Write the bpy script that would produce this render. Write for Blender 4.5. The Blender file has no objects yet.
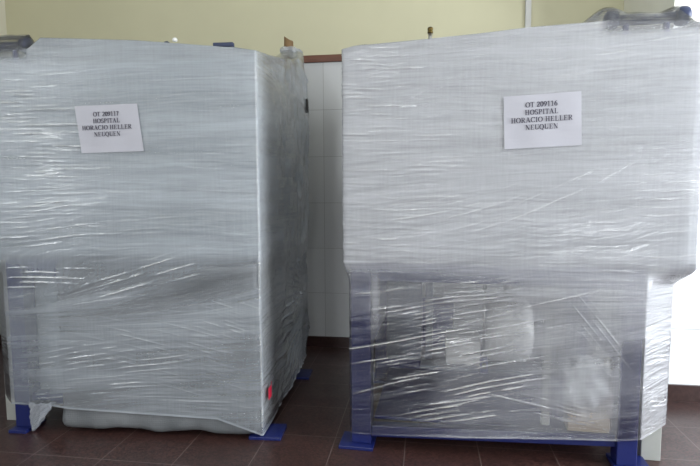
import bpy, bmesh, math, random
import numpy as np
from mathutils import Vector, Matrix

S = bpy.context.scene
C = S.collection
R = math.radians

# ------------------------------------------------------------------ camera
EYE = 1.09
def cam_axes(p, yw, r):
    fw = Vector((-math.sin(yw)*math.cos(p), math.cos(yw)*math.cos(p), -math.sin(p)))
    rt = Vector((math.cos(yw), math.sin(yw), 0)); up = rt.cross(fw)
    return fw, rt*math.cos(r)+up*math.sin(r), up*math.cos(r)-rt*math.sin(r)
fw, rt, up = cam_axes(.0903, .1413, -.0049)
cd = bpy.data.cameras.new('camera'); cam = bpy.data.objects.new('camera', cd); C.objects.link(cam)
cd.sensor_width = 36; cd.lens = 36*517/700; cd.clip_start = .05
m = Matrix((rt, up, -fw)).transposed().to_4x4(); m.translation = (0, 0, EYE)
cam.matrix_world = m
S.camera = cam

# ------------------------------------------------------------------ light and exposure
S.view_settings.view_transform = 'Standard'; S.view_settings.look = 'None'
S.view_settings.gamma = 1; S.view_settings.use_curve_mapping = False
S.view_settings.exposure = 0.12
w = bpy.data.worlds.new('daylight'); S.world = w; w.use_nodes = True
w.node_tree.nodes['Background'].inputs[0].default_value = (.78, .88, 1, 1)
w.node_tree.nodes['Background'].inputs[1].default_value = 1.0

def area(name, loc, target, sx, sy, power, col):
    l = bpy.data.lights.new(name, 'AREA'); l.shape = 'RECTANGLE'; l.size = sx; l.size_y = sy
    l.energy = power; l.color = col
    o = bpy.data.objects.new(name, l); C.objects.link(o); o.location = loc
    o.rotation_euler = (Vector(target)-Vector(loc)).to_track_quat('-Z', 'Y').to_euler()
    return o
# daylight coming in through each window opening
XL, XR, YB, YF, ZC = -2.93, 2.5, 3.395, -2.9, 3.0
area('daylight_right_window', (XR+.12, 1.35, 1.3), (XR-1, 1.35, 1.3), 1.5, 2.0, 118, (.92, .96, 1))
area('daylight_rear_window', (-1.2, YF-.12, 1.8), (-1.2, 0, 1.8), .5, 1.1, 34, (.94, .97, 1))
area('daylight_rear_window_c', (.15, YF-.12, 1.8), (.15, 0, 1.8), .4, 1.1, 14, (.94, .97, 1))
area('daylight_rear_window_b', (1.55, YF-.12, 1.85), (1.55, 0, 1.85), .9, 1.2, 40, (.94, .97, 1))
area('daylight_left_window', (XL-.12, .1, 1.7), (XL+1, .1, 1.7), .7, 1.3, 17, (.94, .97, 1))

# ------------------------------------------------------------------ helpers
def link(name, me, mat, parent=None):
    o = bpy.data.objects.new(name, me); C.objects.link(o)
    if mat: me.materials.append(mat)
    if parent: o.parent = parent
    return o
def obj(name, bm, mat, parent=None, smooth=False):
    bmesh.ops.recalc_face_normals(bm, faces=bm.faces)
    me = bpy.data.meshes.new(name); bm.to_mesh(me); bm.free()
    if smooth:
        for p in me.polygons: p.use_smooth = True
    return link(name, me, mat, parent)
def struct(o): o['kind'] = 'structure'; return o
def tag(o, label, cat, group=None):
    o['label'] = label; o['category'] = cat
    if group: o['group'] = group
    return o
def lab(o, label): o['label'] = label; return o
def box(bm, x0, x1, y0, y1, z0, z1, bev=0, mat=None):
    r = bmesh.ops.create_cube(bm, size=1)
    vs = r['verts']
    for v in vs:
        v.co = Vector((x0+(v.co.x+.5)*(x1-x0), y0+(v.co.y+.5)*(y1-y0), z0+(v.co.z+.5)*(z1-z0)))
        if mat: v.co = mat @ v.co
    if bev:
        es = list({e for v in vs for e in v.link_edges})
        bmesh.ops.bevel(bm, geom=es, offset=bev, segments=2, affect='EDGES', profile=.5)
def cyl(bm, p0, p1, r0, r1=None, n=20, cap=True):
    p0 = Vector(p0); p1 = Vector(p1); r1 = r0 if r1 is None else r1
    d = p1-p0; q = d.to_track_quat('Z', 'Y').to_matrix().to_4x4(); q.translation = (p0+p1)/2
    bmesh.ops.create_cone(bm, cap_ends=cap, segments=n, radius1=r0, radius2=r1, depth=d.length, matrix=q)
def lathe(bm, prof, origin, axis, n=28):
    axis = Vector(axis).normalized(); q = axis.to_track_quat('Z', 'Y').to_matrix(); o = Vector(origin)
    rings = []
    for (r, z) in prof:
        rings.append([bm.verts.new(o + q @ Vector((r*math.cos(a), r*math.sin(a), z)))
                      for a in [2*math.pi*k/n for k in range(n)]])
    for a, b in zip(rings, rings[1:]):
        for k in range(n): bm.faces.new((a[k], a[(k+1) % n], b[(k+1) % n], b[k]))
    bm.faces.new(rings[0]); bm.faces.new(rings[-1])

def mat(name, col, rough=.5, metal=0, spec=.5):
    m = bpy.data.materials.new(name); m.use_nodes = True
    b = m.node_tree.nodes['Principled BSDF']
    b.inputs['Base Color'].default_value = (*col, 1); b.inputs['Roughness'].default_value = rough
    b.inputs['Metallic'].default_value = metal; b.inputs['Specular IOR Level'].default_value = spec
    return m
class NT:
    def __init__(s, m): s.t = m.node_tree; s.n = s.t.nodes
    def new(s, ty, **kw):
        n = s.n.new(ty)
        for k, v in kw.items():
            if k.startswith('i_'): n.inputs[int(k[2:])].default_value = v
            else: setattr(n, k, v)
        return n
    def l(s, a, b): s.t.links.new(a, b)
    def math(s, op, a, b=None, clamp=False):
        n = s.n.new('ShaderNodeMath'); n.operation = op; n.use_clamp = clamp
        for i, x in enumerate((a, b)):
            if x is None: continue
            if isinstance(x, (int, float)): n.inputs[i].default_value = x
            else: s.l(x, n.inputs[i])
        return n.outputs[0]
    def mixc(s, f, a, b):
        n = s.n.new('ShaderNodeMix'); n.data_type = 'RGBA'
        for sock, x in ((n.inputs[0], f), (n.inputs[6], a), (n.inputs[7], b)):
            if isinstance(x, (int, float)): sock.default_value = x
            elif isinstance(x, tuple): sock.default_value = (*x, 1)
            else: s.l(x, sock)
        return n.outputs[2]
    def ramp(s, f, a, b):
        n = s.n.new('ShaderNodeMapRange'); n.inputs[1].default_value = a; n.inputs[2].default_value = b
        s.l(f, n.inputs[0]); return n.outputs[0]
    def noise(s, vec, scale, detail=2, rough=.5):
        n = s.n.new('ShaderNodeTexNoise'); n.inputs['Scale'].default_value = scale
        n.inputs['Detail'].default_value = detail; n.inputs['Roughness'].default_value = rough
        if vec is not None: s.l(vec, n.inputs['Vector'])
        return n.outputs[0]
    def mapv(s, vec, scale=(1, 1, 1), rot=(0, 0, 0), loc=(0, 0, 0)):
        n = s.n.new('ShaderNodeMapping'); n.inputs['Scale'].default_value = scale
        n.inputs['Rotation'].default_value = rot; n.inputs['Location'].default_value = loc
        s.l(vec, n.inputs[0]); return n.outputs[0]
    def bump(s, h, strength, dist):
        n = s.n.new('ShaderNodeBump'); n.inputs['Strength'].default_value = strength
        n.inputs['Distance'].default_value = dist; s.l(h, n.inputs['Height']); return n.outputs[0]

def noisy(name, c0, c1, scale=8, rough=.6, spec=.5, bump=0, stretch=(1, 1, 1), metal=0):
    m = mat(name, c0, rough, metal, spec); t = NT(m); b = t.n['Principled BSDF']
    tc = t.new('ShaderNodeTexCoord'); v = t.mapv(tc.outputs['Object'], stretch)
    f = t.noise(v, scale, 4, .6); f2 = t.ramp(f, .3, .7)
    t.l(t.mixc(f2, c0, c1), b.inputs['Base Color'])
    if bump: t.l(t.bump(f, .6, bump), b.inputs['Normal'])
    return m

# ---- room materials
TW, TH, TZ0, TX0 = .20, .305, .065, -.655
def wall_mat(name, axis, off, paint=(.66, .63, .42), ta=(.56, .57, .58), tb=(.51, .52, .53)):
    """paint above the wooden rail, glazed white tiles below it"""
    m = mat(name, paint, .6); t = NT(m); b = t.n['Principled BSDF']
    geo = t.new('ShaderNodeNewGeometry'); sp = t.new('ShaderNodeSeparateXYZ'); t.l(geo.outputs['Position'], sp.inputs[0])
    z = sp.outputs[2]; x = sp.outputs[axis]
    def joint(v, o, p, w):
        a = t.math('FRACT', t.math('ADD', t.math('DIVIDE', t.math('SUBTRACT', v, o), p), 100.5))
        return t.math('LESS_THAN', t.math('ABSOLUTE', t.math('SUBTRACT', a, .5)), w/p)
    j = t.math('MAXIMUM', joint(x, off, TW, .0016), joint(z, TZ0, TH, .0016))
    cell = t.new('ShaderNodeTexWhiteNoise', noise_dimensions='2D')
    cv = t.new('ShaderNodeCombineXYZ')
    t.l(t.math('FLOOR', t.math('DIVIDE', t.math('SUBTRACT', x, off), TW)), cv.inputs[0])
    t.l(t.math('FLOOR', t.math('DIVIDE', t.math('SUBTRACT', z, TZ0), TH)), cv.inputs[1]); t.l(cv.outputs[0], cell.inputs[0])
    tile = t.mixc(t.math('MULTIPLY', cell.outputs[0], .5), ta, tb)
    tile = t.mixc(j, tile, (.33, .33, .33))
    n = t.noise(geo.outputs['Position'], 2.2, 4)
    pc = t.mixc(t.ramp(n, .3, .7), paint, tuple(c*.94 for c in paint))
    low = t.math('LESS_THAN', z, 1.92)
    t.l(t.mixc(low, pc, tile), b.inputs['Base Color'])
    t.l(t.math('SUBTRACT', .62, t.math('MULTIPLY', low, .42)), b.inputs['Roughness'])
    h = t.math('MULTIPLY', j, low); t.l(t.bump(t.math('MULTIPLY', h, -1), .5, .002), b.inputs['Normal'])
    return m
PAINT = (.60, .575, .40)
M = {}
M['wall'] = wall_mat('painted_wall_over_tiles', 0, TX0, PAINT)
M['wall_side'] = wall_mat('painted_side_wall_over_tiles', 1, 0, PAINT)
M['wall_cream'] = wall_mat('cream_wall_over_tiles', 0, 1.20, (.82, .82, .74), (.80, .82, .84), (.78, .80, .82))
M['wall_left'] = wall_mat('cream_side_wall_over_tiles', 1, 0, (.76, .73, .60))
M['ceiling'] = noisy('ceiling_paint', (.8, .8, .76), (.76, .76, .72), 2, .8)
M['duct'] = noisy('grey_white_plastic_duct', (.60, .60, .58), (.56, .56, .55), 5, .4)
M['side_brightener'] = noisy('off_white_brightening_sheet', (.80, .79, .76), (.70, .69, .66), 5, .7, bump=.004)
M['rail'] = noisy('brown_wood_rail', (.15, .055, .03), (.11, .04, .022), 14, .45, stretch=(.3, 6, 6))
M['white_paint'] = noisy('white_paint', (.80, .80, .80), (.74, .74, .75), 5, .4)
# floor: dark red-brown terrazzo tiles
fm = mat('brown_terrazzo_floor', (.05, .025, .02), .3, 0, .7); t = NT(fm); b = t.n['Principled BSDF']
geo = t.new('ShaderNodeNewGeometry'); sp = t.new('ShaderNodeSeparateXYZ'); t.l(geo.outputs['Position'], sp.inputs[0])
FT = .3015
def fj(v, o, wd):
    a = t.math('FRACT', t.math('ADD', t.math('DIVIDE', t.math('SUBTRACT', v, o), FT), 100.5))
    return t.math('LESS_THAN', t.math('ABSOLUTE', t.math('SUBTRACT', a, .5)), wd/FT)
jj = t.math('MAXIMUM', fj(sp.outputs[0], -1.275, .0016), fj(sp.outputs[1], 2.433, .0016))
vor = t.new('ShaderNodeTexVoronoi'); vor.inputs['Scale'].default_value = 130; t.l(geo.outputs['Position'], vor.inputs['Vector'])
vs = t.new('ShaderNodeSeparateColor'); t.l(vor.outputs['Color'], vs.inputs[0])
chips = t.mixc(t.ramp(vs.outputs[0], .0, 1.), (.020, .009, .008), (.080, .036, .031))
big = t.ramp(t.noise(geo.outputs['Position'], 3, 4), .35, .65)
base = t.mixc(t.math('MULTIPLY', big, .35), chips, (.032, .017, .015))
t.l(t.mixc(jj, base, (.15, .11, .10)), b.inputs['Base Color'])
t.l(t.math('ADD', t.math('MULTIPLY', t.noise(geo.outputs['Position'], 9, 3), .25), .22), b.inputs['Roughness'])
M['floor'] = fm
M['skirting'] = noisy('dark_brown_skirting_tile', (.028, .013, .012), (.05, .026, .023), 60, .3)

# ---- object materials
M['blue'] = noisy('royal_blue_enamel', (.011, .019, .125), (.009, .015, .10), 6, .35)
M['navy'] = noisy('dark_navy_plastic', (.035, .05, .12), (.02, .03, .07), 12, .4)
M['post'] = noisy('pale_grey_enamel', (.42, .43, .40), (.36, .37, .35), 6, .45)
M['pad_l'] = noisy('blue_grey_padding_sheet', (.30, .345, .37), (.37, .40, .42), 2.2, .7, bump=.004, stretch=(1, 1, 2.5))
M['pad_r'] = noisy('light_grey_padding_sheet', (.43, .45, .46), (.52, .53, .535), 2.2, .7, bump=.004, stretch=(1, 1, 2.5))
M['tank'] = noisy('off_white_enamel', (.80, .80, .78), (.70, .70, .69), 3, .35)
M['dark_steel'] = noisy('grey_blue_steel', (.10, .12, .17), (.07, .085, .12), 5, .4, metal=.3)
M['wood'] = noisy('pale_pine', (.62, .52, .40), (.50, .40, .29), 9, .7, stretch=(.6, 6, 6))
M['brass'] = noisy('aged_brass', (.14, .10, .03), (.06, .045, .015), 30, .3, metal=.9)
M['zinc'] = noisy('zinc_plated_steel', (.62, .62, .60), (.5, .5, .48), 20, .3, metal=.9)
M['card'] = noisy('brown_cardboard', (.24, .15, .07), (.17, .10, .045), 10, .8)
M['red'] = noisy('red_adhesive_tag', (.62, .02, .06), (.5, .015, .045), 10, .5)
M['paper'] = noisy('white_printer_paper', (.48, .48, .53), (.45, .45, .50), 7, .6, bump=.002)
M['ink'] = noisy('black_printer_ink', (.055, .05, .075), (.08, .075, .1), 60, .7)
M['rubber'] = noisy('black_rubber', (.02, .02, .02), (.03, .03, .03), 20, .7)
# bubble wrap: fine round blisters
bw = mat('grey_bubble_wrap', (.3, .31, .31), .35); t = NT(bw); b = t.n['Principled BSDF']
tc = t.new('ShaderNodeTexCoord')
v1 = t.new('ShaderNodeTexVoronoi', feature='F1'); v1.inputs['Scale'].default_value = 120; v1.inputs['Randomness'].default_value = .25
t.l(tc.outputs['Object'], v1.inputs['Vector'])
f = t.ramp(t.noise(tc.outputs['Object'], 4, 4), .35, .65)
t.l(t.mixc(f, (.12, .13, .14), (.20, .21, .22)), b.inputs['Base Color'])
t.l(t.bump(t.math('MULTIPLY', v1.outputs[0], -1), .35, .003), b.inputs['Normal'])
M['bubble'] = bw

def film_mat(name, base_op, tint, var=.25, streak=.35, rough=.13):
    """cling film: clear where it is a single smooth layer, milky where layers overlap or fold"""
    m = bpy.data.materials.new(name); m.use_nodes = True; t = NT(m)
    for n in list(t.n):
        if n.type != 'OUTPUT_MATERIAL': t.n.remove(n)
    out = t.n['Material Output']
    uv = t.new('ShaderNodeUVMap'); uv.uv_map = 'wrap'
    at = t.new('ShaderNodeAttribute'); at.attribute_name = 'fold'
    cr = t.new('ShaderNodeAttribute'); cr.attribute_name = 'crease'
    # slow bend of the winding direction
    wob = t.noise(uv.outputs[0], 1.6, 2); 
    sx = t.new('ShaderNodeSeparateXYZ'); t.l(uv.outputs[0], sx.inputs[0])
    cx = t.new('ShaderNodeCombineXYZ'); t.l(sx.outputs[0], cx.inputs[0])
    t.l(t.math('ADD', sx.outputs[1], t.math('MULTIPLY', wob, .06)), cx.inputs[1])
    fine = t.noise(t.mapv(cx.outputs[0], (5, 150, 1)), 1, 3, .6)
    mid = t.noise(t.mapv(cx.outputs[0], (2.2, 36, 1)), 1, 3, .55)
    bands = t.noise(t.mapv(cx.outputs[0], (.8, 6, 1), loc=(3, 1, 0)), 1, 2, .5)
    weave = t.noise(t.mapv(uv.outputs[0], (110, 7, 1)), 1, 2, .5)
    op = t.math('ADD', base_op-var*.5, t.math('MULTIPLY', t.ramp(bands, .3, .7), var))
    op = t.math('ADD', op, t.math('MULTIPLY', t.math('SUBTRACT', mid, .5), streak))
    op = t.math('ADD', op, t.math('MULTIPLY', t.math('SUBTRACT', fine, .5), streak*.8))
    op = t.math('ADD', op, t.math('MULTIPLY', t.math('SUBTRACT', weave, .5), streak*.35))
    op = t.math('ADD', op, at.outputs['Fac'], True)
    op = t.math('MINIMUM', op, .96)
    h = t.math('ADD', t.math('MULTIPLY', fine, .6), t.math('MULTIPLY', mid, 1.0))
    h = t.math('ADD', h, t.math('MULTIPLY', weave, .12))
    h = t.math('ADD', h, t.math('MULTIPLY', cr.outputs['Fac'], .6))
    nrm = t.bump(h, 1.0, .006)
    di = t.new('ShaderNodeBsdfDiffuse'); di.inputs[0].default_value = (*tint, 1)
    tr = t.new('ShaderNodeBsdfTranslucent'); tr.inputs[0].default_value = (*tint, 1)
    dm = t.new('ShaderNodeMixShader', i_0=.22); t.l(di.outputs[0], dm.inputs[1]); t.l(tr.outputs[0], dm.inputs[2])
    tp = t.new('ShaderNodeBsdfTransparent')
    m1 = t.new('ShaderNodeMixShader'); t.l(op, m1.inputs[0]); t.l(tp.outputs[0], m1.inputs[1]); t.l(dm.outputs[0], m1.inputs[2])
    gl = t.new('ShaderNodeBsdfGlossy'); gl.inputs['Roughness'].default_value = rough; t.l(nrm, gl.inputs['Normal'])
    fr = t.new('ShaderNodeFresnel'); fr.inputs[0].default_value = 1.5; t.l(nrm, fr.inputs['Normal'])
    m2 = t.new('ShaderNodeMixShader'); t.l(t.math('ADD', t.math('MULTIPLY', fr.outputs[0], 1.9), t.math('MULTIPLY', cr.outputs['Fac'], 1.05), True), m2.inputs[0])
    t.l(m1.outputs[0], m2.inputs[1]); t.l(gl.outputs[0], m2.inputs[2])
    t.l(m2.outputs[0], out.inputs[0])
    return m
M['film_l'] = film_mat('stretch_film_many_layers', .34, (.70, .76, .83), var=.30, streak=.3)
M['film_r'] = film_mat('stretch_film_few_layers', .20, (.72, .735, .785), var=.16, streak=.32)
M['film_loose'] = film_mat('loose_film_end', .5, (.80, .86, .95))

# ------------------------------------------------------------------ room
def slab(name, x0, x1, y0, y1, z0, z1, m): 
    bm = bmesh.new(); box(bm, x0, x1, y0, y1, z0, z1); return struct(obj(name, bm, m))
slab('floor', XL-.2, XR+.2, YF-.2, YB+.2, -.1, 0, M['floor'])
slab('ceiling', XL-.2, XR+.2, YF-.2, YB+.2, ZC, ZC+.1, M['ceiling'])
slab('wall_back', XL-.2, XR+.2, YB, YB+.15, 0, ZC, M['wall'])
PX, PY = 1.175, 2.74
slab('wall_pier', PX, XR, PY, YB, 0, ZC, M['wall_cream'])
def holed_wall(name, axis, pos, thick, a0, a1, holes, m):
    """a wall with rectangular window openings; axis 0 = runs along x"""
    bm = bmesh.new(); cuts = sorted(holes)
    def b_(u0, u1, z0, z1):
        if u1-u0 < 1e-4 or z1-z0 < 1e-4: return
        if axis == 0: box(bm, u0, u1, pos, pos+thick, z0, z1)
        else: box(bm, pos, pos+thick, u0, u1, z0, z1)
    u = a0
    for (h0, h1, z0, z1) in cuts:
        b_(u, h0, 0, ZC); b_(h0, h1, 0, z0); b_(h0, h1, z1, ZC); u = h1
    b_(u, a1, 0, ZC)
    return struct(obj(name, bm, m))
holed_wall('wall_right', 1, XR, .15, YF-.2, PY, [(.55, 2.15, .25, 2.35)], M['wall_side'])
holed_wall('wall_left', 1, XL-.15, .15, YF-.2, YB, [(-.3, .5, 1.0, 2.4)], M['wall_left'])
holed_wall('wall_front', 0, YF-.15, .15, XL, XR, [(-1.5, -.9, 1.2, 2.4), (-.1, .4, 1.2, 2.4), (1.0, 2.1, 1.2, 2.5)], M['wall'])
# window frames in those openings
def window(name, axis, pos, u0, u1, z0, z1, n):
    root = struct(bpy.data.objects.new(name, None)); C.objects.link(root)
    bm = bmesh.new()
    def b_(a, b, c, d):
        if axis == 0: box(bm, a, b, pos-.03, pos+.02, c, d)
        else: box(bm, pos-.02, pos+.03, a, b, c, d)
    b_(u0, u0+.04, z0, z1); b_(u1-.04, u1, z0, z1); b_(u0+.04, u1-.04, z0, z0+.04); b_(u0+.04, u1-.04, z1-.04, z1)
    for k in range(1, n):
        uu = u0+(u1-u0)*k/n; b_(uu-.02, uu+.02, z0+.04, z1-.04)
    obj('window_frame', bm, M['white_paint'], root)
window('window_1', 1, XR+.03, .55, 2.15, .25, 2.35, 2)
window('window_2', 0, YF-.03, -1.5, -.9, 1.2, 2.4, 1)
window('window_5', 0, YF-.03, -.1, .4, 1.2, 2.4, 1)
window('window_3', 0, YF-.03, 1.0, 2.1, 1.2, 2.5, 2)
window('window_4', 1, XL-.06, -.3, .5, 1.0, 2.4, 1)
slab('baseboard_back', XL, PX, YB-.014, YB, 0, .07, M['skirting'])
slab('baseboard_pier', PX-.014, XR, PY-.014, PY, 0, .085, M['skirting'])
slab('baseboard_left', XL, XL+.014, YF, YB-.014, 0, .07, M['skirting'])
# wooden rail on top of the tiles
bm = bmesh.new(); box(bm, XL, PX, YB-.018, YB, 1.893, 1.938, .003); struct(obj('trim_1', bm, M['rail']))
# vertical white cable duct on the upper wall
bm = bmesh.new(); box(bm, .606, .640, YB-.022, YB, 1.94, ZC, .003)
duct = obj('cable_duct', bm, M['duct'])
tag(duct, 'thin white vertical cable duct running up the beige wall behind the right machine', 'cable duct')

# ------------------------------------------------------------------ film geometry
def vnoise(u, v, seed):
    """smooth value noise on arrays"""
    rng = np.random.RandomState(seed); g = rng.rand(256, 256)
    iu = np.floor(u).astype(int); iv = np.floor(v).astype(int); fu = u-iu; fv = v-iv
    fu = fu*fu*(3-2*fu); fv = fv*fv*(3-2*fv)
    a = g[iu % 256, iv % 256]; b_ = g[(iu+1) % 256, iv % 256]; c = g[iu % 256, (iv+1) % 256]; d = g[(iu+1) % 256, (iv+1) % 256]
    return (a*(1-fu)+b_*fu)*(1-fv)+(c*(1-fu)+d*fu)*fv
def sst(a, b, x):
    t_ = np.clip((x-a)/(b-a), 0, 1); return t_*t_*(3-2*t_)
def ridge(x, w): return np.exp(-(x/w)**2)

def build_film(name, sgn, parent, material, upper, lower, zseam, zbot, ztop, disp, counts, nz_low, nz_up, zjoin, slant):
    """a skin wound round the machine. upper/lower: the five corners of the wound outline (s, y);
    zbot(s,y), ztop(s,y): lower and upper edge; disp(seg, u, s, y, z) -> (outward shift, fold)"""
    up_, lo_ = np.array(upper, float), np.array(lower, float)
    def ring(poly):
        pts = []; seg = []; us = []; u = 0
        for k in range(len(poly)):
            a, b_ = poly[k], poly[(k+1) % len(poly)]; n = counts[k]; L = np.linalg.norm(b_-a)
            for i in range(n):
                pts.append(a+(b_-a)*i/n); seg.append(k); us.append(u+L*i/n)
            u += L
        return np.array(pts), np.array(seg), np.array(us)
    PU, seg, U = ring(up_); PL, _, _ = ring(lo_)
    def smooth(P, it):
        for _ in range(it): P = (np.roll(P, 1, 0)+2*P+np.roll(P, -1, 0))/4
        return P
    PU = smooth(PU, 7); PL = smooth(PL, 7)
    n = len(PU)
    tz = np.concatenate([np.linspace(0, 1, nz_low, endpoint=False), 1+np.linspace(0, 1, nz_up)])
    Zb = zbot(PL[:, 0], PL[:, 1]); Zt = ztop(PU[:, 0], PU[:, 1])
    T = tz[:, None]
    Z = np.where(T < 1, Zb[None]+(zseam-Zb[None])*T, zseam+(Zt[None]-zseam)*(T-1))
    bl = sst(zjoin[0], zjoin[1], Z)[..., None]
    P = PL[None]*(1-bl)+PU[None]*bl
    tan = np.roll(P, -1, 1)-np.roll(P, 1, 1); tan /= np.linalg.norm(tan, axis=2, keepdims=True)+1e-9
    N = np.stack([tan[..., 1], -tan[..., 0]], -1)
    dd, fold, crease = disp(np.broadcast_to(seg, Z.shape), np.broadcast_to(U, Z.shape), P[..., 0], P[..., 1], Z)
    P = P+N*dd[..., None]
    V = np.concatenate([P, Z[..., None]], -1)
    # top: the film closes inwards over the top
    caps = []; cen = np.array([up_[:, 0].mean(), up_[:, 1].mean()]); sc = [.985, .96, .93, .89, .84, .78, .68, .5, .25, .02]
    last = V[-1]
    for s_ in sc:
        q = np.stack([cen[0]+(last[:, 0]-cen[0])*s_, cen[1]+(last[:, 1]-cen[1])*s_], -1)
        # move towards the middle by depth first so the long sides stay covered
        q[:, 0] = cen[0]+(last[:, 0]-cen[0])*(s_**.35 if s_ > .05 else s_)
        z = ztop(q[:, 0], q[:, 1])+(vnoise(q[:, 0]*22, q[:, 1]*22, 5)-.5)*.008
        caps.append(np.concatenate([q, z[:, None]], -1))
    V = np.concatenate([V, np.array(caps)], 0)
    capz = np.array(caps)
    clear = -.24*sst(.93, .98, capz[..., 0])*sst(.14, .10, capz[..., 1])
    fold = np.concatenate([fold, clear], 0); crease = np.concatenate([crease, clear*0], 0)
    nr = V.shape[0]
    V[..., 0] *= sgn
    verts = V.reshape(-1, 3)
    I = np.arange(nr*n).reshape(nr, n)
    a = I[:-1]; b_ = np.roll(I, -1, 1)[:-1]; c = np.roll(I, -1, 1)[1:]; d = I[1:]
    quads = np.stack([a, b_, c, d] if sgn > 0 else [a, d, c, b_], -1).reshape(-1, 4)
    me = bpy.data.meshes.new(name)
    me.vertices.add(len(verts)); me.vertices.foreach_set('co', verts.astype(np.float32).ravel())
    me.loops.add(quads.size); me.loops.foreach_set('vertex_index', quads.astype(np.int32).ravel())
    me.polygons.add(len(quads)); me.polygons.foreach_set('loop_start', np.arange(0, quads.size, 4, dtype=np.int32))
    me.polygons.foreach_set('use_smooth', np.ones(len(quads), bool))
    me.update(calc_edges=True)
    uvl = me.uv_layers.new(name='wrap')
    W_ = np.broadcast_to(U, (nr, n)).ravel(); SS = V[..., 0]*sgn; Zr = (V[..., 2]-slant(V[..., 2])*SS).ravel()
    W2 = W_+0; uvs = np.stack([W2[quads], Zr[quads]], -1)
    wrapc = quads % n
    uvs[..., 0] = np.where((wrapc == 0) & ((wrapc.max(1, keepdims=True)) == n-1), U[-1]+.004, uvs[..., 0])
    uvl.data.foreach_set('uv', uvs.astype(np.float32).ravel())
    at = me.attributes.new('fold', 'FLOAT', 'POINT'); at.data.foreach_set('value', fold.astype(np.float32).ravel())
    at2 = me.attributes.new('crease', 'FLOAT', 'POINT'); at2.data.foreach_set('value', crease.astype(np.float32).ravel())
    return link(name, me, material, parent)

# fans of parallel creases: (centre s, centre z, half length, half band, slope, pitch, curve, strength)
def crease_fans(s, z, fans, seed):
    d = np.zeros_like(s); f = np.zeros_like(s)
    for k, (cs, cz, hl, hb, sl, pitch, cur, st) in enumerate(fans):
        x = s-cs; v = z-cz-sl*x-cur*x*x
        v = v+(vnoise(s*5+k*13, z*3, seed+k)-.5)*pitch*.7
        idx = np.floor(v/pitch+.5); r = v-idx*pitch
        rng = np.random.RandomState(seed*7+k); tab = rng.rand(3, 400); j = (idx.astype(int)+200) % 400
        off = (tab[0][j]-.5)*hl*1.2; ln = hl*(.35+.75*tab[1][j]); am = .25+.75*tab[2][j]
        win = sst(1.0, .55, np.abs(x-off)/ln)*sst(1.15, .6, np.abs(v)/hb)
        brk = sst(.30, .58, vnoise(x*16+j*3.7, j*7.31+.5, seed+50+k))
        rr = ridge(r, .0030)*win*am*st*(.15+.85*brk)
        d += rr*.0018; f += rr*.40  # creases also turn milkier, putting part of the glints into the opacity
    return d, f

def fine_wrinkles(u, z, seed, warp=.04):
    wv = z+(vnoise(u*2.2+3, z*2.2, seed+1)-.5)*warp+(vnoise(u*9, z*9, seed+2)-.5)*.012
    a = vnoise(u*9, wv*150, seed+3); b_ = vnoise(u*4+5, wv*75, seed+4); c = vnoise(u*2, wv*22, seed+5)
    mask = sst(.25, .75, vnoise(u*3.1, z*4.5, seed+6))
    return (a-.5)*.0006*(.4+mask)+(np.abs(b_-.5)*2)*.0010*(.3+mask)+(c-.5)*.003, mask

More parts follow.
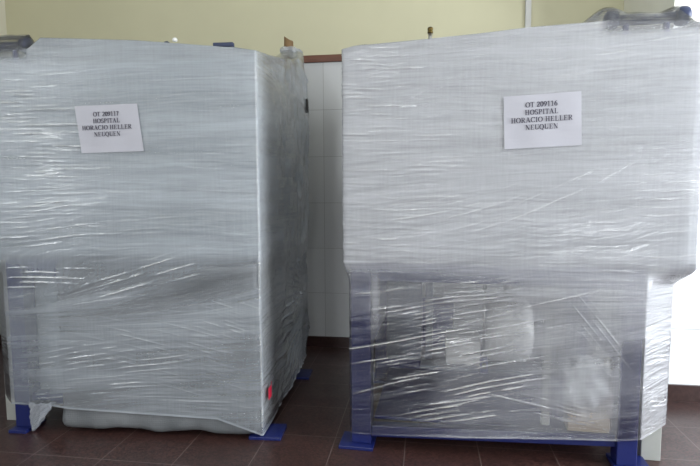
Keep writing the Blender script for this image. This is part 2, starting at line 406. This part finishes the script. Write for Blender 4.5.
# ------------------------------------------------------------------ lettering (bold serif strokes)
def arc(cx, cy, rx, ry, a0, a1, n=14):
    return [(cx+rx*math.cos(R(a0+(a1-a0)*i/n)), cy+ry*math.sin(R(a0+(a1-a0)*i/n))) for i in range(n+1)]
TK, TN = .13, .035     # half widths of thick (upright) and thin (level) strokes, cap height = 1
def stem(x): return [('b', x-TK*.62, x+TK*.62, 0, 1), ('b', x-TK*1.35, x+TK*1.35, 0, .05), ('b', x-TK*1.35, x+TK*1.35, .95, 1)]
G = {
 'O': (.82, [('s', arc(.41, .5, .32, .47, 0, 360, 28))]),
 'Q': (.82, [('s', arc(.41, .5, .32, .47, 0, 360, 28)), ('s', [(.38, .05), (.55, -.1), (.75, -.2)])]),
 'C': (.76, [('s', arc(.42, .5, .33, .47, 40, 320, 24)), ('b', .66, .70, .68, .98)]),
 'T': (.70, stem(.35)[:2]+[('b', .03, .67, .93, 1), ('b', .03, .08, .74, 1), ('b', .62, .67, .74, 1)]),
 'H': (.84, stem(.2)+stem(.64)+[('b', .2, .64, .47, .54)]),
 'I': (.44, stem(.22)),
 'L': (.72, stem(.22)+[('b', .2, .66, 0, .07), ('b', .61, .66, 0, .28)]),
 'E': (.72, stem(.2)+[('b', .2, .62, 0, .07), ('b', .2, .6, .93, 1), ('b', .2, .48, .47, .54), ('b', .57, .62, 0, .26), ('b', .55, .6, .76, 1), ('b', .44, .48, .38, .62)]),
 'P': (.70, stem(.2)+[('s', [(.2, .965), (.36, .965)]+arc(.36, .72, .22, .245, 90, -90)+[(.2, .475)])]),
 'R': (.80, stem(.2)+[('s', [(.2, .965), (.36, .965)]+arc(.36, .74, .22, .225, 90, -90)+[(.2, .515)]), ('s', [(.38, .5), (.54, .2), (.66, .03)]), ('b', .6, .78, 0, .05)]),
 'S': (.62, [('s', arc(.3, .73, .21, .235, 30, 230)+arc(.32, .26, .22, .235, 60, -150)), ('b', .49, .53, .7, .97), ('b', .08, .12, .03, .3)]),
 'A': (.82, [('s', [(.13, .02), (.4, .98)]), ('t', [(.36, .98), (.66, .02)]), ('b', .22, .56, .3, .36), ('b', .02, .28, 0, .05), ('b', .5, .82, 0, .05)]),
 'N': (.84, [('b', .15, .2, 0, 1), ('b', .05, .3, 0, .05), ('t', [(.17, .98), (.66, .02)]), ('b', .64, .69, 0, 1), ('b', .54, .8, .95, 1), ('b', .04, .25, .95, 1)]),
 'U': (.82, [('b', .13, .29, .25, 1), ('b', .04, .38, .95, 1), ('s', arc(.42, .28, .22, .25, 180, 360)), ('b', .62, .67, .25, 1), ('b', .53, .77, .95, 1)]),
 '0': (.58, [('s', arc(.29, .5, .2, .47, 0, 360, 24))]),
 '1': (.58, [('b', .22, .37, 0, 1), ('b', .12, .47, 0, .05), ('s', [(.12, .84), (.26, .97)])]),
 '2': (.58, [('s', arc(.28, .72, .19, .25, 160, -30)+[(.1, .08)]), ('b', .07, .5, 0, .13), ('b', .46, .51, 0, .25)]),
 '6': (.58, [('s', arc(.3, .31, .19, .28, 0, 360, 20)), ('s', [(.13, .4), (.18, .68), (.3, .88), (.48, .98)])]),
 '7': (.58, [('b', .07, .5, .87, 1), ('b', .07, .11, .74, 1), ('s', [(.46, .93), (.3, .45), (.24, .02)])]),
 '9': (.58, [('s', arc(.28, .68, .19, .28, 0, 360, 20)), ('s', [(.45, .6), (.4, .32), (.28, .12), (.1, .02)])]),
 ' ': (.36, []),
}
def lettering(name, lines, cap, pitch, width_of, mt, parent, frame):
    """lines of bold serif capitals as thin raised strokes on the sheet; frame: local matrix of the sheet"""
    bm = bmesh.new()
    def put(poly):
        vs_ = [bm.verts.new(frame @ Vector((x, 0, y))) for x, y in poly]
        try: bm.faces.new(vs_)
        except Exception: pass
    for li, (txt, wd) in enumerate(lines):
        tot = sum(G[ch][0] for ch in txt); k = wd/tot; x = -wd/2; y0 = -li*pitch
        for ch in txt:
            adv, parts = G[ch]
            for p in parts:
                if p[0] == 'b':
                    _, a, b_, c, d = p
                    put([(x+a*k, y0+c*cap), (x+b_*k, y0+c*cap), (x+b_*k, y0+d*cap), (x+a*k, y0+d*cap)])
                else:
                    pts = p[1]; tk = TK*.72 if p[0] == 's' else TK*.8
                    for (ax, ay), (bx, by) in zip(pts, pts[1:]):
                        dx, dy = bx-ax, by-ay; L = math.hypot(dx, dy) or 1; nx, ny = -dy/L, dx/L
                        h = math.sqrt((tk*nx)**2+(TN*ny)**2)
                        if p[0] == 's' and abs(nx) > .5 and len(pts) == 2: h = TN if ch == 'A' else h
                        q = [(ax+nx*h, ay+ny*h), (bx+nx*h, by+ny*h), (bx-nx*h, by-ny*h), (ax-nx*h, ay-ny*h)]
                        put([(x+u_*k, y0+v_*cap) for u_, v_ in q])
            x += adv*k
    r = bmesh.ops.extrude_face_region(bm, geom=bm.faces[:])
    off = frame.to_3x3() @ Vector((0, .0004, 0))
    for v in [g for g in r['geom'] if isinstance(g, bmesh.types.BMVert)]: v.co += off
    return obj(name, bm, mt, parent)

# ------------------------------------------------------------------ the machines
LEG_Z = .775
def machine(side):
    right = side == 'R'; sg = 1 if right else -1
    root = bpy.data.objects.new('wrapped_machine', None); C.objects.link(root)
    root.location = (-.325, 2.06, 0) if right else (-.675, 2.06, 0)
    root.rotation_euler = (0, 0, R(-2.4 if right else 2.9))
    def bx(bm, s0, s1, y0, y1, z0, z1, bev=0):
        a, b_ = sorted((s0*sg, s1*sg)); box(bm, a, b_, y0, y1, z0, z1, bev)
    def part(name, s0, s1, y0, y1, z0, z1, m_, bev=.003, parent=root):
        bm = bmesh.new(); bx(bm, s0, s1, y0, y1, z0, z1, bev); return obj(name, bm, m_, parent)
    DP = .85
    # steel frame: four legs on foot plates, rails
    for (s0, s1, y0, y1) in ((.033, .115, .012, .09), (1.068, 1.142, .012, .09), (.033, .115, DP-.10, DP-.025), (1.068, 1.142, DP-.10, DP-.025)):
        if not right and s0 < .5 and y0 < .5: y0, y1 = .04, .118
        lg = part('leg', s0, s1, y0, y1, .014, LEG_Z, M['blue'], .004)
        inner = s0 < .5
        if y0 < .5: fs = (s0-.05, s1+.012) if right and inner else ((s0-.108, s1-.05) if inner else ((s0-.01, s1+.05) if right else (s0, s1+.01)))
        else: fs = (s0-.11, s1) if inner else (s0-.01, s1+.05)
        fp = part('foot_plate', fs[0], fs[1], y0-.035, y1+.02, 0, .014, M['blue'], .002, lg)
    bm = bmesh.new(); z_in, z_out = (.038, .078) if right else (.12, .12)
    bx(bm, .115, 1.068, .03, .075, 0, .048, .003)
    for v in bm.verts: v.co.z += z_in+(z_out-z_in)*(abs(v.co.x)-.115)/.953
    obj('lower_rail', bm, M['blue'], root)
    part('lower_rail', .115, 1.068, DP-.09, DP-.045, .10, .15, M['blue'])
    part('side_rail', .05, .095, .09, DP-.10, .38, .43, M['blue'])
    part('side_rail', 1.085, 1.13, .09, DP-.10, .38, .43, M['blue'])
    part('upper_rail', .115, 1.068, .04, .09, .70, .775, M['blue'])
    part('upper_rail', .115, 1.068, DP-.09, DP-.035, .70, .775, M['blue'])
    # pale corner posts beyond the outer legs
    part('side_post', 1.185, 1.258, .10, .145, 0, .775, M['post'])
    part('side_post', 1.175, 1.252, DP-.10, DP-.06, .03, .775, M['post'])
    # body: padded upper cabinet
    bm = bmesh.new(); bx(bm, .014, 1.295, .016, DP-.016, .79, 1.615, .016)
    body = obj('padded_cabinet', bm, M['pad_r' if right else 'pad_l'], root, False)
    # grab bar near the outer top corner, rubber-capped at both ends
    bz, by = (1.688 if right else 1.694, .055)
    s0, s1 = (1.0, 1.236) if right else (1.015, 1.26)
    bm = bmesh.new(); cyl(bm, (s0*sg, by, bz), (s1*sg, by, bz), .019, n=24)
    hb = obj('grab_bar', bm, M['navy'], root, True)
    for ss in (s0, s1):
        d = 1 if ss == s1 else -1
        bm = bmesh.new()
        lathe(bm, [(.001, -.026), (.018, -.025), (.030, -.018), (.034, -.006), (.034, .008), (.030, .018), (.018, .025), (.001, .026)], (ss*sg, by, bz+.003), (1, 0, 0))
        obj('end_cap', bm, M['navy'], hb, True)
    for ss in (s0+.05, s1-.05):
        bm = bmesh.new(); cyl(bm, (ss*sg, by, 1.61), (ss*sg, by, bz), .011); obj('bar_bracket', bm, M['blue'], hb, True)

    if right:
        part('bottom_tray', .116, 1.067, .10, .74, .085, .10, M['blue'])
        part('back_panel', .115, .46, .70, .72, .10, .50, M['blue'])
        # things seen through the clear lower part
        bm = bmesh.new()
        lathe(bm, [(.02, 0), (.12, .006), (.15, .025), (.155, .05), (.155, .16), (.15, .19), (.12, .215), (.02, .225)], (.60, .50, .40), (1, 0, 0), 36)
        tk = lab(obj('tank', bm, M['tank'], root, True), 'off-white rounded tank inside the frame')
        bm = bmesh.new(); cyl(bm, (.71, .5, .55), (.71, .5, .75), .02); obj('pipe', bm, M['zinc'], tk, True)
        part('tank_shelf', .30, 1.0, .36, .66, .225, .243, M['dark_steel'])
        for s_ in (.32, .97): part('shelf_upright', s_, s_+.035, .45, .485, .243, .70, M['dark_steel'])
        part('shelf_upright', .80, .83, .06, .09, .13, .70, M['post'])
        part('shelf_upright', .915, .94, .10, .13, .13, .70, M['dark_steel'])
        bm = bmesh.new(); bx(bm, .553, .585, .035, .075, .335, .405, .004)
        jb = obj('switch_box', bm, M['blue'], root)
        bm = bmesh.new(); bx(bm, .562, .576, .027, .035, .36, .382, .002); obj('switch_lever', bm, M['rubber'], jb)
        bm = bmesh.new(); cyl(bm, (.569, .055, .405), (.569, .055, .70), .006); obj('switch_conduit', bm, M['zinc'], jb, True)
        part('inner_panel', .12, .30, .55, .575, .20, .70, M['dark_steel'])
        part('inner_box', .42, .58, .40, .60, .243, .36, M['tank'], .008)
    else:
        bm = bmesh.new(); bx(bm, .012, .925, .014, DP-.02, .016, .775, .03)
        bmesh.ops.subdivide_edges(bm, edges=[e for e in bm.edges if e.calc_length() > .3], cuts=24, use_grid_fill=True)
        for v in bm.verts:
            q = v.co; e = math.sin(q.x*31+q.z*9)*math.sin(q.x*13+2+q.y*19)
            if .1 < q.z < .7: q.y += .003*e
            if q.y < .1:
                k_ = max(0, min(1, (.105-q.z)/.05)); q.y -= k_*(.010+.007*math.sin(q.x*37)*math.sin(q.x*11+q.z*40)); q.z += k_*.006*math.sin(q.x*19+1)
        lab(obj('bubble_wrap', bm, M['bubble'], root, True), 'grey bubble wrap under the film of the lower half')
        part('side_brightening_sheet', .002, .012, .02, DP-.01, .05, 1.60, M['side_brightener'])  # pale sheet added to brighten the inner side, which gets little light
        # the outer bay is closed by a sheet too
        part('padding_sheet', .93, 1.165, .10, .75, .14, .77, M['pad_l'], .01)

    # ---- top outline of the film
    if right:
        def ztop(s, y):
            e = np.interp(s, [-.1, 0, .05, .345, .53, .707, .862, .93, 1.26, 1.4], [1.620, 1.624, 1.635, 1.647, 1.656, 1.668, 1.672, 1.672, 1.652, 1.636])
            hump = sst(.84, .985, s)**1.5*sst(1.29, 1.22, s)*np.exp(-((y-.055)/.045)**2)*(.070-.02*sst(1.0, 1.06, s)*sst(1.21, 1.15, s))
            dip = -.02*np.exp(-((s-.345)/.05)**2)*np.exp(-(y/.09)**2)*0
            return e+hump*sst(-.01, .02, y)+dip-.03*sst(.12, .5, y)*sst(.86, .5, y)
        def zbot(s, y):
            return np.interp(s, [0, .1, .5, 1.07, 1.15, 1.3], [.060, .060, .078, .118, .130, .165])+.03*sst(.1, .4, y)
        upper = [(0, 0), (1.142, 0), (1.31, 0), (1.31, .85), (0, .85)]
        lower = [(.024, .002), (1.146, -.002), (1.272, .095), (1.272, .84), (.024, .84)]
        counts = [420, 60, 110, 80, 110]
        fans = [ # (s, z, halflen, halfband, slope, pitch, curve, strength)
            (.12, 1.45, .14, .20, -.02, .016, 0, 1.3), (.25, 1.22, .28, .10, .0, .017, 0, .7),
            (.55, 1.0, .42, .10, .30, .026, .35, .9), (.22, .93, .22, .16, .0, .024, 0, .8),
            (.40, .66, .32, .07, .18, .018, 0, 1.2), (.42, .52, .30, .12, .22, .016, 0, 1.4),
            (.48, .30, .26, .13, .25, .022, 0, 1.9), (.50, .19, .28, .05, .20, .020, 0, 1.8), (.42, .42, .25, .07, .24, .021, 0, 1.8),
            (.20, .28, .22, .012, .30, .04, 0, 1.1), (.88, .66, .30, .03, .30, .045, 0, 1.0),
            (1.12, .95, .18, .25, .05, .03, 0, .5), (1.05, 1.55, .25, .05, .1, .02, 0, .5),
            (.85, .22, .22, .06, -.15, .016, 0, .7), (1.2, .3, .06, .25, -.2, .018, 0, .6),
            (.98, .52, .1, .1, -1.2, .03, 0, .6)]
        def disp(seg, u, s, y, z):
            d, mk = fine_wrinkles(u, z, 11)
            f = np.zeros_like(z); fr = (seg <= 1)
            dd, ff = crease_fans(s, z, fans, 31); d = d+np.where(fr, dd, 0); cz_ = np.where(fr, ff, 0); f = f+cz_
            low = sst(.77, .70, z); paper = np.where(seg <= 1, sst(.17, .15, np.abs(s-.758))*sst(.13, .11, np.abs(z-1.332)), 0); d = d*(1-paper*.9)
            sag = sst(.10, .45, s)*sst(1.07, .72, s)*sst(.68, .58, z)*sst(.05, .2, z)
            d = d-np.where(seg == 0, sag*.022, 0)
            f = f+.10*sst(.55, .74, z)+.26*sst(.70, .83, z)-.05*low*sst(.5, .2, s)
            # heavier overlap high up and at the right; clear film at the bottom of the leg
            f = f+.20*low*sst(.55, .85, s)*sst(.08, .3, z)-.15*low*sst(.5, .3, s)*sst(.68, .5, z)-.22*low*sst(1.055, 1.075, s)*sst(.56, .44, z)*(seg == 0)
            f = f+.18*low*np.exp(-((s-.05)/.05)**2)*0
            f = f+np.where(seg == 1, .05*low, 0)+np.where(seg == 3, -.15*low, 0)
            f = f+np.where(seg == 0, .25*low*np.exp(-((s-.135)/.018)**2)*sst(.42, .55, z), 0)
            f = f-.12*sst(.22, .10, z)
            f = f+.28*np.exp(-((z-zbotv(s)-.004)/.006)**2)
            f = f+.35*np.exp(-((z-.785)/.006)**2)*sst(.2, .0, s)
            # loose milky lumps of film low at the right
            f = f+.30*np.exp(-((s-.93)/.10)**2-((z-.30)/.12)**2)*vnoise(s*30, z*24, 3)
            d = d+np.where(seg == 0, .010*np.exp(-((s-.93)/.10)**2-((z-.30)/.12)**2)*vnoise(s*26, z*22, 9), 0)
            f = f-.30*sst(1.618, 1.645, z)*sst(.93 if right else .965, .99, s)*(seg <= 1)
            return d, f, cz_
        zbotv = lambda s: zbot(s, 0*s)
        build_film('stretch_film', sg, root, M['film_r'], upper, lower, .78, zbot, ztop, disp, counts, 250, 290, (.70, .79), lambda z: .20*sst(.78, .55, z)+.13*np.exp(-((z-1.0)/.17)**2))
    else:
        def ztop(s, y):
            e = np.interp(s, [-.1, 0, .1, .3, .5, .91, .97, 1.3, 1.4], [1.63, 1.636, 1.650, 1.670, 1.690, 1.712, 1.668, 1.66, 1.65])
            e2 = 1.65+.16*sst(.9, .0, s)
            k = np.clip(y/.85, 0, 1)
            hump = sst(.970, 1.0, s)*sst(1.30, 1.24, s)*np.exp(-((y-.055)/.045)**2)*.082
            return e*(1-k)+e2*k+hump*sst(-.01, .02, y)-.02*np.sin(np.pi*k)+.06*np.exp(-((s-.03)/.07)**2-((y-.85)/.10)**2)
        def zbot(s, y):
            z = np.interp(s, [-.05, 0, .2, .88, .95, 1.3], [.018, .020, .088, .112, .122, .13])
            return z+.075*sst(.0, .85, y)
        upper = [(-.004, 0), (1.142, 0), (1.31, 0), (1.31, .85), (-.055, .86)]
        lower = [(.0, .002), (1.146, -.002), (1.25, .09), (1.25, .84), (-.035, .86)]
        counts = [420, 50, 100, 80, 150]
        fans = [(.95, 1.42, .16, .16, .0, .016, 0, 1.6), (.90, 1.22, .16, .14, .02, .016, 0, 1.6),
            (.88, 1.08, .26, .12, -.03, .017, 0, 1.0), (.98, .93, .28, .12, -.10, .022, 0, 1.1),
            (.60, .93, .25, .05, -.03, .02, 0, .6), (.98, .70, .24, .05, .0, .022, 0, 1.1),
            (.50, .70, .24, .075, -.30, .024, 0, 2.0), (.75, .62, .3, .05, -.16, .03, 0, .7),
            (.35, .35, .35, .18, .22, .02, 0, .5), (.12, .45, .15, .25, .3, .016, 0, .5),
            (.70, .34, .40, .10, -.16, .024, 0, .9), (.75, .20, .35, .07, -.10, .018, 0, .9),
            (.30, .18, .30, .08, .0, .016, 0, .5), (.45, 1.52, .4, .1, -.03, .03, 0, .4),
            (.2, 1.05, .2, .25, .05, .03, 0, .35), (.85, .36, .02, .35, 9, .2, 0, .5)]
        def disp(seg, u, s, y, z):
            d, mk = fine_wrinkles(u, z, 51)
            fr = (seg <= 1); f = np.zeros_like(z); paper = np.where(seg <= 1, sst(.17, .15, np.abs(s-.627))*sst(.13, .11, np.abs(z-1.334)), 0); d = d*(1-paper*.9)
            dd, ff = crease_fans(s, z, fans, 71); d = d+np.where(fr, dd, 0); cz_ = np.where(fr, ff, 0); f = f+cz_
            f = f+.12*sst(.74, .82, z)
            f = f-np.where(seg <= 1, .07*sst(.92, .99, s)*sst(.78, .68, z), 0)
            inner = seg == 4
            yy = .86-y
            lump = (vnoise(y*9, z*7, 4)-.5)*.030+(vnoise(y*24+3, z*20, 6)-.5)*.009+(vnoise(y*50, z*44, 16)-.5)*.003
            k = sst(.10, .32, y)
            d = np.where(inner, d*.5+lump*k*.9+.018*k*np.sin(np.clip(z/1.75, 0, 1)*np.pi)**.5, d)
            # gathered folds radiating from the rear lower corner of the side
            ang = np.arctan2(z-.50, (.9-y)+1e-3); rad = np.hypot(z-.5, .9-y)
            fold = ridge(np.mod(ang*11+vnoise(y*6, z*6, 8)*.8, 1)-.5, .16)*sst(.06, .2, rad)*sst(.75, .45, rad)*sst(.80, .62, z)
            d = d+np.where(inner, fold*.009*k, 0); f = f+np.where(inner, fold*.10, 0)
            f = f+np.where(seg == 4, .25*sst(.16, .02, y), 0)  # milkier film by the front corner: side's highlight strip put into its opacity
            f = f+.30*np.exp(-((z-zbot(s, y)-.004)/.005)**2)
            f = f-.30*sst(1.618, 1.645, z)*sst(.93 if right else .965, .99, s)*(seg <= 1)
            return d, f, cz_
        build_film('stretch_film', sg, root, M['film_l'], upper, lower, .78, zbot, ztop, disp, counts, 250, 290, (.70, .79), lambda z: -.20*np.exp(-((z-.62)/.16)**2)-.10*sst(.5, .3, z))

    # ---- address sheet taped on the front
    if right: cs, cz, tilt = .759, 1.328, 2.2
    else: cs, cz, tilt = .627, 1.334, 1.2
    fr = Matrix.Translation((cs*sg, -.0040, cz)) @ Matrix.Rotation(-R(tilt), 4, 'Y')
    W2, H2 = .1365, .0975
    bm = bmesh.new(); nx, nz = 24, 16; grid = []
    for j in range(nz+1):
        row = []
        for i in range(nx+1):
            x = -W2+2*W2*i/nx; z = -H2+2*H2*j/nz
            y = .0008*math.sin(x*40+z*15)+.0006*math.sin(z*70)
            sk = 0 if right else -.09*z      # the left sheet is pulled out of square
            row.append(bm.verts.new(fr @ Vector((x+sk, y, z))))
        grid.append(row)
    for j in range(nz):
        for i in range(nx): bm.faces.new((grid[j][i], grid[j][i+1], grid[j+1][i+1], grid[j+1][i]))
    r = bmesh.ops.extrude_face_region(bm, geom=bm.faces[:])
    for v in [g for g in r['geom'] if isinstance(g, bmesh.types.BMVert)]: v.co.y += .0006
    sh = lab(obj('address_sheet', bm, M['paper'], root, False), 'white printed sheet of paper taped under the film')
    tf = fr @ Matrix.Translation((-.003 if right else -.008, -.0030, H2-.046))
    lettering('lettering', [('OT 209116' if right else 'OT 209117', .113), ('HOSPITAL', .118), ('HORACIO HELLER', .218), ('NEUQUEN', .116)],
              .0185, .0275, None, M['ink'], sh, tf)

    # ---- small things that stand up through the film on top
    if right:
        bm = bmesh.new(); x = .345
        cyl(bm, (x, .02, 1.60), (x, .02, 1.672), .0075, n=14)
        eb = obj('valve_stem', bm, M['zinc'], root, True)
        bm = bmesh.new(); lathe(bm, [(.004, 0), (.0105, .002), (.0105, .008), (.008, .011), (.011, .016), (.010, .022), (.004, .026)], (x, .02, 1.670), (0, 0, 1), 18)
        obj('valve_cap', bm, M['brass'], eb, True)
    else:
        # dark rod end
        bm = bmesh.new(); a = Matrix.Translation((-.145, .05, 1.672)); box(bm, -.043, .043, -.012, .012, -.008, .010, .004, a)
        obj('lifting_lug', bm, M['navy'], root)
        # small knob with a white tip
        bm = bmesh.new(); lathe(bm, [(.003, 0), (.012, .003), (.015, .012), (.011, .022), (.003, .026)], (-.372, .04, 1.676), (-1, 0, .25), 18)
        kn = obj('vent_knob', bm, M['dark_steel'], root, True)
        bm = bmesh.new(); lathe(bm, [(.003, 0), (.009, .001), (.011, .008), (.007, .015), (.002, .017)], (-.346, .035, 1.688), (0, -.2, 1), 16)
        obj('vent_cap', bm, M['tank'], kn, True)
        # cardboard tube wrapped against the rear inner corner
        bm = bmesh.new(); cyl(bm, (-.055, .845, .9), (-.036, .845, 1.908), .034, .026, n=18)
        for v in bm.verts:
            if v.co.z > 1.8: v.co.z += -.55*(v.co.x+.036)+.004*math.sin(v.co.y*160)
        ct = lab(obj('cardboard_tube', bm, M['card'], root, False), 'torn brown cardboard tube sticking up')
        # film gathered round the tube and hanging down the rear corner
        P = []; rng = random.Random(4)
        nz_, na = 110, 30; bm = bmesh.new(); rings = []
        for i in range(nz_+1):
            f_ = i/nz_; z = 1.862-f_*.80
            rr = .038+.012*math.sin(f_*9)+.010*math.sin(f_*31+1)+.006*math.sin(f_*67)
            if z < 1.25: rr *= max(.25, (z-1.0)/.25)
            cx_ = -.035+.060*min(1, f_*2.6)+.010*math.sin(f_*14)
            ring_ = []
            for a_ in range(na):
                an = 2*math.pi*a_/na; q = rr*(1+.14*math.sin(an*5+f_*22)+.09*math.sin(an*9-f_*35))
                ring_.append(bm.verts.new((cx_+q*math.cos(an), .85+q*math.sin(an), z)))
            rings.append(ring_)
        for a_, b_ in zip(rings, rings[1:]):
            for k in range(na): bm.faces.new((a_[k], a_[(k+1) % na], b_[(k+1) % na], b_[k]))
        o = obj('gathered_film', bm, M['film_loose'], root, True)
        o.data.uv_layers.new(name='wrap')
        # black clip caught in the film
        bm = bmesh.new(); box(bm, .062, .074, .80, .83, 1.50, 1.575, .003); obj('strap_buckle', bm, M['rubber'], root)
        # red tag on the side, low by the front corner
        bm = bmesh.new(); n_ = 8; g_ = []
        for j in range(n_+1):
            g_.append([bm.verts.new((.016+.002*math.sin(i*1.3), .045+.055*i/n_, .165+.052*j/n_+.012*i/n_-.010*math.sin(i/n_*3))) for i in range(n_+1)])
        for j in range(n_):
            for i in range(n_): bm.faces.new((g_[j][i], g_[j][i+1], g_[j+1][i+1], g_[j+1][i]))
        r = bmesh.ops.extrude_face_region(bm, geom=bm.faces[:])
        for v in [g for g in r['geom'] if isinstance(g, bmesh.types.BMVert)]: v.co.x += .0015
        lab(obj('red_tag', bm, M['red'], root), 'small red tag')
        # loose end of film hanging to the floor by the outer leg
        bm = bmesh.new(); rings = []; nz_, na = 26, 40
        for i in range(nz_+1):
            f_ = i/nz_; z = .135*(1-f_)+.006; w_ = .048*(1-f_)**.75+.002; cx_ = -(1.028-.028*(1-f_)+.02*f_)
            ring_ = []
            for a_ in range(na):
                an = 2*math.pi*a_/na; q = 1+.22*math.sin(an*6+f_*9)+.12*math.sin(an*11-f_*14)
                ring_.append(bm.verts.new((cx_+w_*q*math.cos(an), .0+.020*(1-f_*.6)*q*math.sin(an), z)))
            rings.append(ring_)
        for a_, b_ in zip(rings, rings[1:]):
            for k in range(na): bm.faces.new((a_[k], a_[(k+1) % na], b_[(k+1) % na], b_[k]))
        o = lab(obj('film_tail', bm, M['film_loose'], root, True), 'crumpled loose film end pulled down to a point')
        o.data.uv_layers.new(name='wrap')
    return root

ml = machine('L')
tag(ml, 'left film-wrapped machine with a sheet numbered 209117, standing on dark floor tiles', 'wrapped machine')
mr = machine('R')
tag(mr, 'right film-wrapped machine with a sheet numbered 209116 and open blue legs below', 'wrapped machine')

# ------------------------------------------------------------------ loose things inside the right frame
mw = Matrix.Translation((-.325, 2.06, 0)) @ Matrix.Rotation(R(-2.4), 4, 'Z')
bm = bmesh.new(); box(bm, .895, 1.05, .045, .135, .122, .20, .004)
wb = obj('wooden_block', bm, M['wood']); wb.matrix_world = mw
tag(wb, 'pale wooden block on the low blue rail, behind film beside the right leg', 'block')
# crumpled clear bag lying on it
bm = bmesh.new(); bmesh.ops.create_icosphere(bm, subdivisions=5, radius=1)
rng = random.Random(2)
for v in bm.verts:
    q = v.co.copy()
    k = 1+.18*math.sin(q.x*7+q.z*4)*math.sin(q.y*6+1)+.10*math.sin(q.x*17+3*q.y)*math.cos(q.z*15)+.05*math.sin(q.z*34+q.x*20)
    v.co = Vector((q.x*.085*k, q.y*.06*k, max(q.z, -.8)*.105*k))
bg = obj('plastic_bag', bm, mat('milky_plastic_bag', (.72, .75, .78), .3), None, True)
bg.location = mw @ Vector((.97, .10, .30)); bg.rotation_euler = (0, 0, R(12))
tag(bg, 'crumpled milky plastic bag resting on the pale wooden block inside the frame', 'plastic bag')
